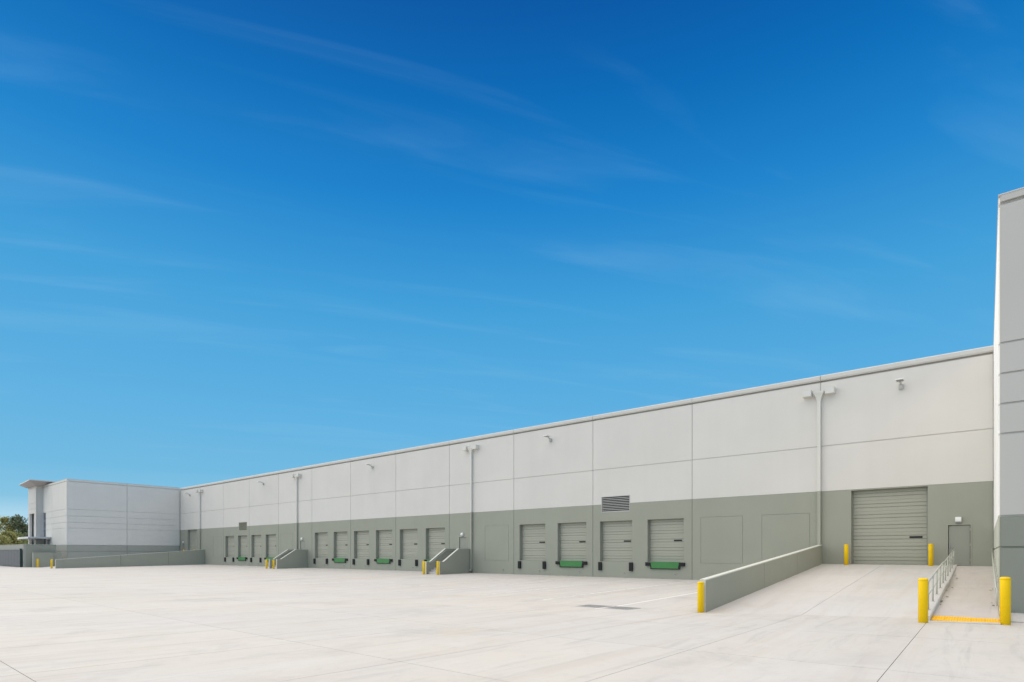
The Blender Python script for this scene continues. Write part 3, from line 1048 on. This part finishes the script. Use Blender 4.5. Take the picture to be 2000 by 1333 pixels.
# ================================================================== tactile strip and railings
ts = empty('tactile_strip', (0, 0, 0))
tag(ts, 'bright yellow tactile warning strip at the foot of the walkway', 'tactile strip')
nx = 5
wt = (TX - .012 + 1.19) / nx
dome = MB()
for k in range(nx):
    xa = -1.19 + k * wt
    for (ya, yb) in ((19.66, 20.135), (20.14, 20.615)):
        b = MB()
        pts = [(xa + .002, ya), (xa + wt - .002, ya), (xa + wt - .002, yb), (xa + .002, yb)]
        tp_ = [(p[0], p[1], prof(WK, p[1]) + .012) for p in pts]
        bo_ = [(p[0], p[1], prof(WK, p[1]) - .03) for p in pts]
        b.v = tp_ + bo_
        b.f = [(0, 1, 2, 3)] + [(q, 4 + q, 4 + (q + 1) % 4, (q + 1) % 4) for q in range(4)]
        b.m = [0] * 5
        b.build('tile', 'tactile_yellow', ts)
        m_ = 5
        for i in range(m_):
            for j in range(8):
                x = xa + .03 + (wt - .06) * i / (m_ - 1); y = ya + .03 + (yb - ya - .06) * j / 7
                dome.lathe([(.017, 0), (.011, .006)], 8, (x, y, prof(WK, y) + .0122))
do = dome.build('domes', 'tactile_yellow', ts); do['kind'] = 'stuff'

rl = empty('railing', (0, 0, 0))
tag(rl, 'light grey-green steel railing with posts along the kerb of the walkway', 'railing')
RX = -1.33
py = [20.9, 22.8, 24.7, 26.6, 28.4, 30.1, 32.1, 34.1, 36.1, 38.1]
for y in py:
    z = prof(CK, y)
    p = MB().lathe([(.024, 0), (.024, .80)], 10, (RX, y, z)).build('post', 'rail_paint', rl, True)
    MB().lathe([(.05, 0), (.05, .012)], 12, (RX, y, z)).build('base_plate', 'rail_paint', p)
ky = [20.3, 28.2, 29.7, 38.25]
for h, nm in ((.82, 'top_rail'), (.42, 'mid_rail')):
    MB().tube([(RX, y, prof(CK, y) + h) for y in ky], .024 if h > .5 else .017, 10).build(nm, 'rail_paint', rl, True)

hr = empty('handrail', (0, 0, 0))
tag(hr, 'steel handrail on brackets along the left face of the corner tower', 'handrail')
hx = TX - .075
hp = [(hx + .02, 20.9, .44), (hx + .015, 20.9, .88), (hx, 21.0, .95), (hx, 29.0, 1.44), (hx, 30.2, 1.47), (hx, 38.4, 2.10)]
MB().tube(hp, .021, 10).build('rail', 'rail_paint', hr, True)
MB().tube([(hx, 21.3, .60), (hx, 29.0, 1.10), (hx, 30.2, 1.13), (hx, 38.4, 1.74)], .013, 8).build('lower_rail', 'rail_paint', hr, True)
for k in range(10):
    y = 21.2 + 1.85 * k
    z = .95 + (2.10 - .95) * (y - 21.0) / 17.4
    MB().tube([(hx, y, z - .02), (hx + .02, y, z - .07), (TX + .03, y, z - .08)], .010, 6).build('bracket', 'rail_paint', hr, True)

# leaves and scraps blown against the kerb
sp = MB()
rr = random.Random(3)
for k in range(16):
    y = 21.5 + 13 * rr.random() ** 1.3
    x = -1.17 + .16 * rr.random() ** 2 if k % 3 else TX - .04 - .14 * rr.random()
    z = prof(WK, y) + .012
    a = rr.random() * 6.28; s = .02 + .035 * rr.random()
    sp.quad([(x + s * math.cos(a + q), y + 1.8 * s * math.sin(a + q), z + .03 * rr.random()) for q in (0, 1.5, 3.0, 4.6)])
so = sp.build('leaf_litter', 'debris'); so['kind'] = 'stuff'
so['label'] = 'dry leaves and scraps blown against the walkway kerb'; so['category'] = 'litter'

# ================================================================== trees beyond the gate
def tree(x, y, h, rx, kind, label, seed, low=.30, leaves=5600):
    rg = random.Random(seed)
    root = empty('tree', (x, y, -.2))
    tag(root, label, 'tree', 'trees beyond the gate')
    tr = MB()
    tr.tube([(0, 0, 0), (.1, .05, h * .3), (-.05, .1, h * .6), (.05, 0, h * .85)], .22, 8, r1=.05)
    ends = []
    for k in range(9):
        a = 2.4 * k + rg.random()
        z0 = h * (low + .05 + .05 * k)
        ln = rx * (.6 + .4 * rg.random())
        e = Vector((ln * math.cos(a), ln * math.sin(a), z0 + h * (.12 + .12 * rg.random())))
        tr.tube([(0, 0, z0), (e.x * .5, e.y * .5, (z0 + e.z) / 2 + .2), tuple(e)], .08, 6, r1=.02)
        ends.append(e)
    tr.build('trunk', 'bark', root)
    cr = MB()
    clumps = []
    for k in range(46):
        t = low + (1 - low) * (rg.random() ** .8)
        prof_ = math.sin(math.pi * min(1, (t - low) / (1 - low) * .80 + .20)) ** .6
        a = rg.random() * 6.283
        q = rx * prof_ * rg.random() ** .5
        clumps.append((q * math.cos(a), q * math.sin(a), h * t * .96, rx * (.16 + .20 * rg.random())))
    for k in range(leaves):
        cx, cy, cz, cr_ = clumps[rg.randrange(len(clumps))]
        d = Vector((rg.gauss(0, 1), rg.gauss(0, 1), rg.gauss(0, .75)))
        d = d.normalized() * cr_ * (rg.random() ** .45) * 1.15
        p = Vector((cx, cy, cz)) + d
        s = .11 + .15 * rg.random()
        u = Vector((rg.gauss(0, 1), rg.gauss(0, 1), rg.gauss(0, 1))).normalized()
        w = u.cross(Vector((rg.gauss(0, 1), rg.gauss(0, 1), rg.gauss(0, 1)))).normalized()
        cr.quad([p - u * s, p + w * s * .55, p + u * s, p - w * s * .55])
    cr.build('crown', kind, root)
    return root
for args in ((-190.5, 30.6, 10.9, 3.4, 'leaf_yellow', 'yellow-green sunlit tree at the left edge of the picture', 1),
             (-189.0, 32.6, 11.3, 3.0, 'leaf_dark', 'dark rounded tree in the middle, beyond the gate', 2),
             (-186.0, 35.4, 11.4, 2.9, 'leaf_dark', 'dark tree touching the entrance tower, beyond the gate', 3),
             (-178.0, 30.6, 6.4, 3.0, 'leaf_mid', 'low light green tree beyond the gate, under the dark crowns', 4, .15),
             (-176.0, 28.2, 6.9, 2.6, 'leaf_yellow', 'low green tree at the picture edge just above the screen wall', 5, .15),
             (-203.0, 38.5, 9.2, 3.2, 'leaf_mid', 'half hidden tree behind the dark crowns', 6)):
    tree(*args)
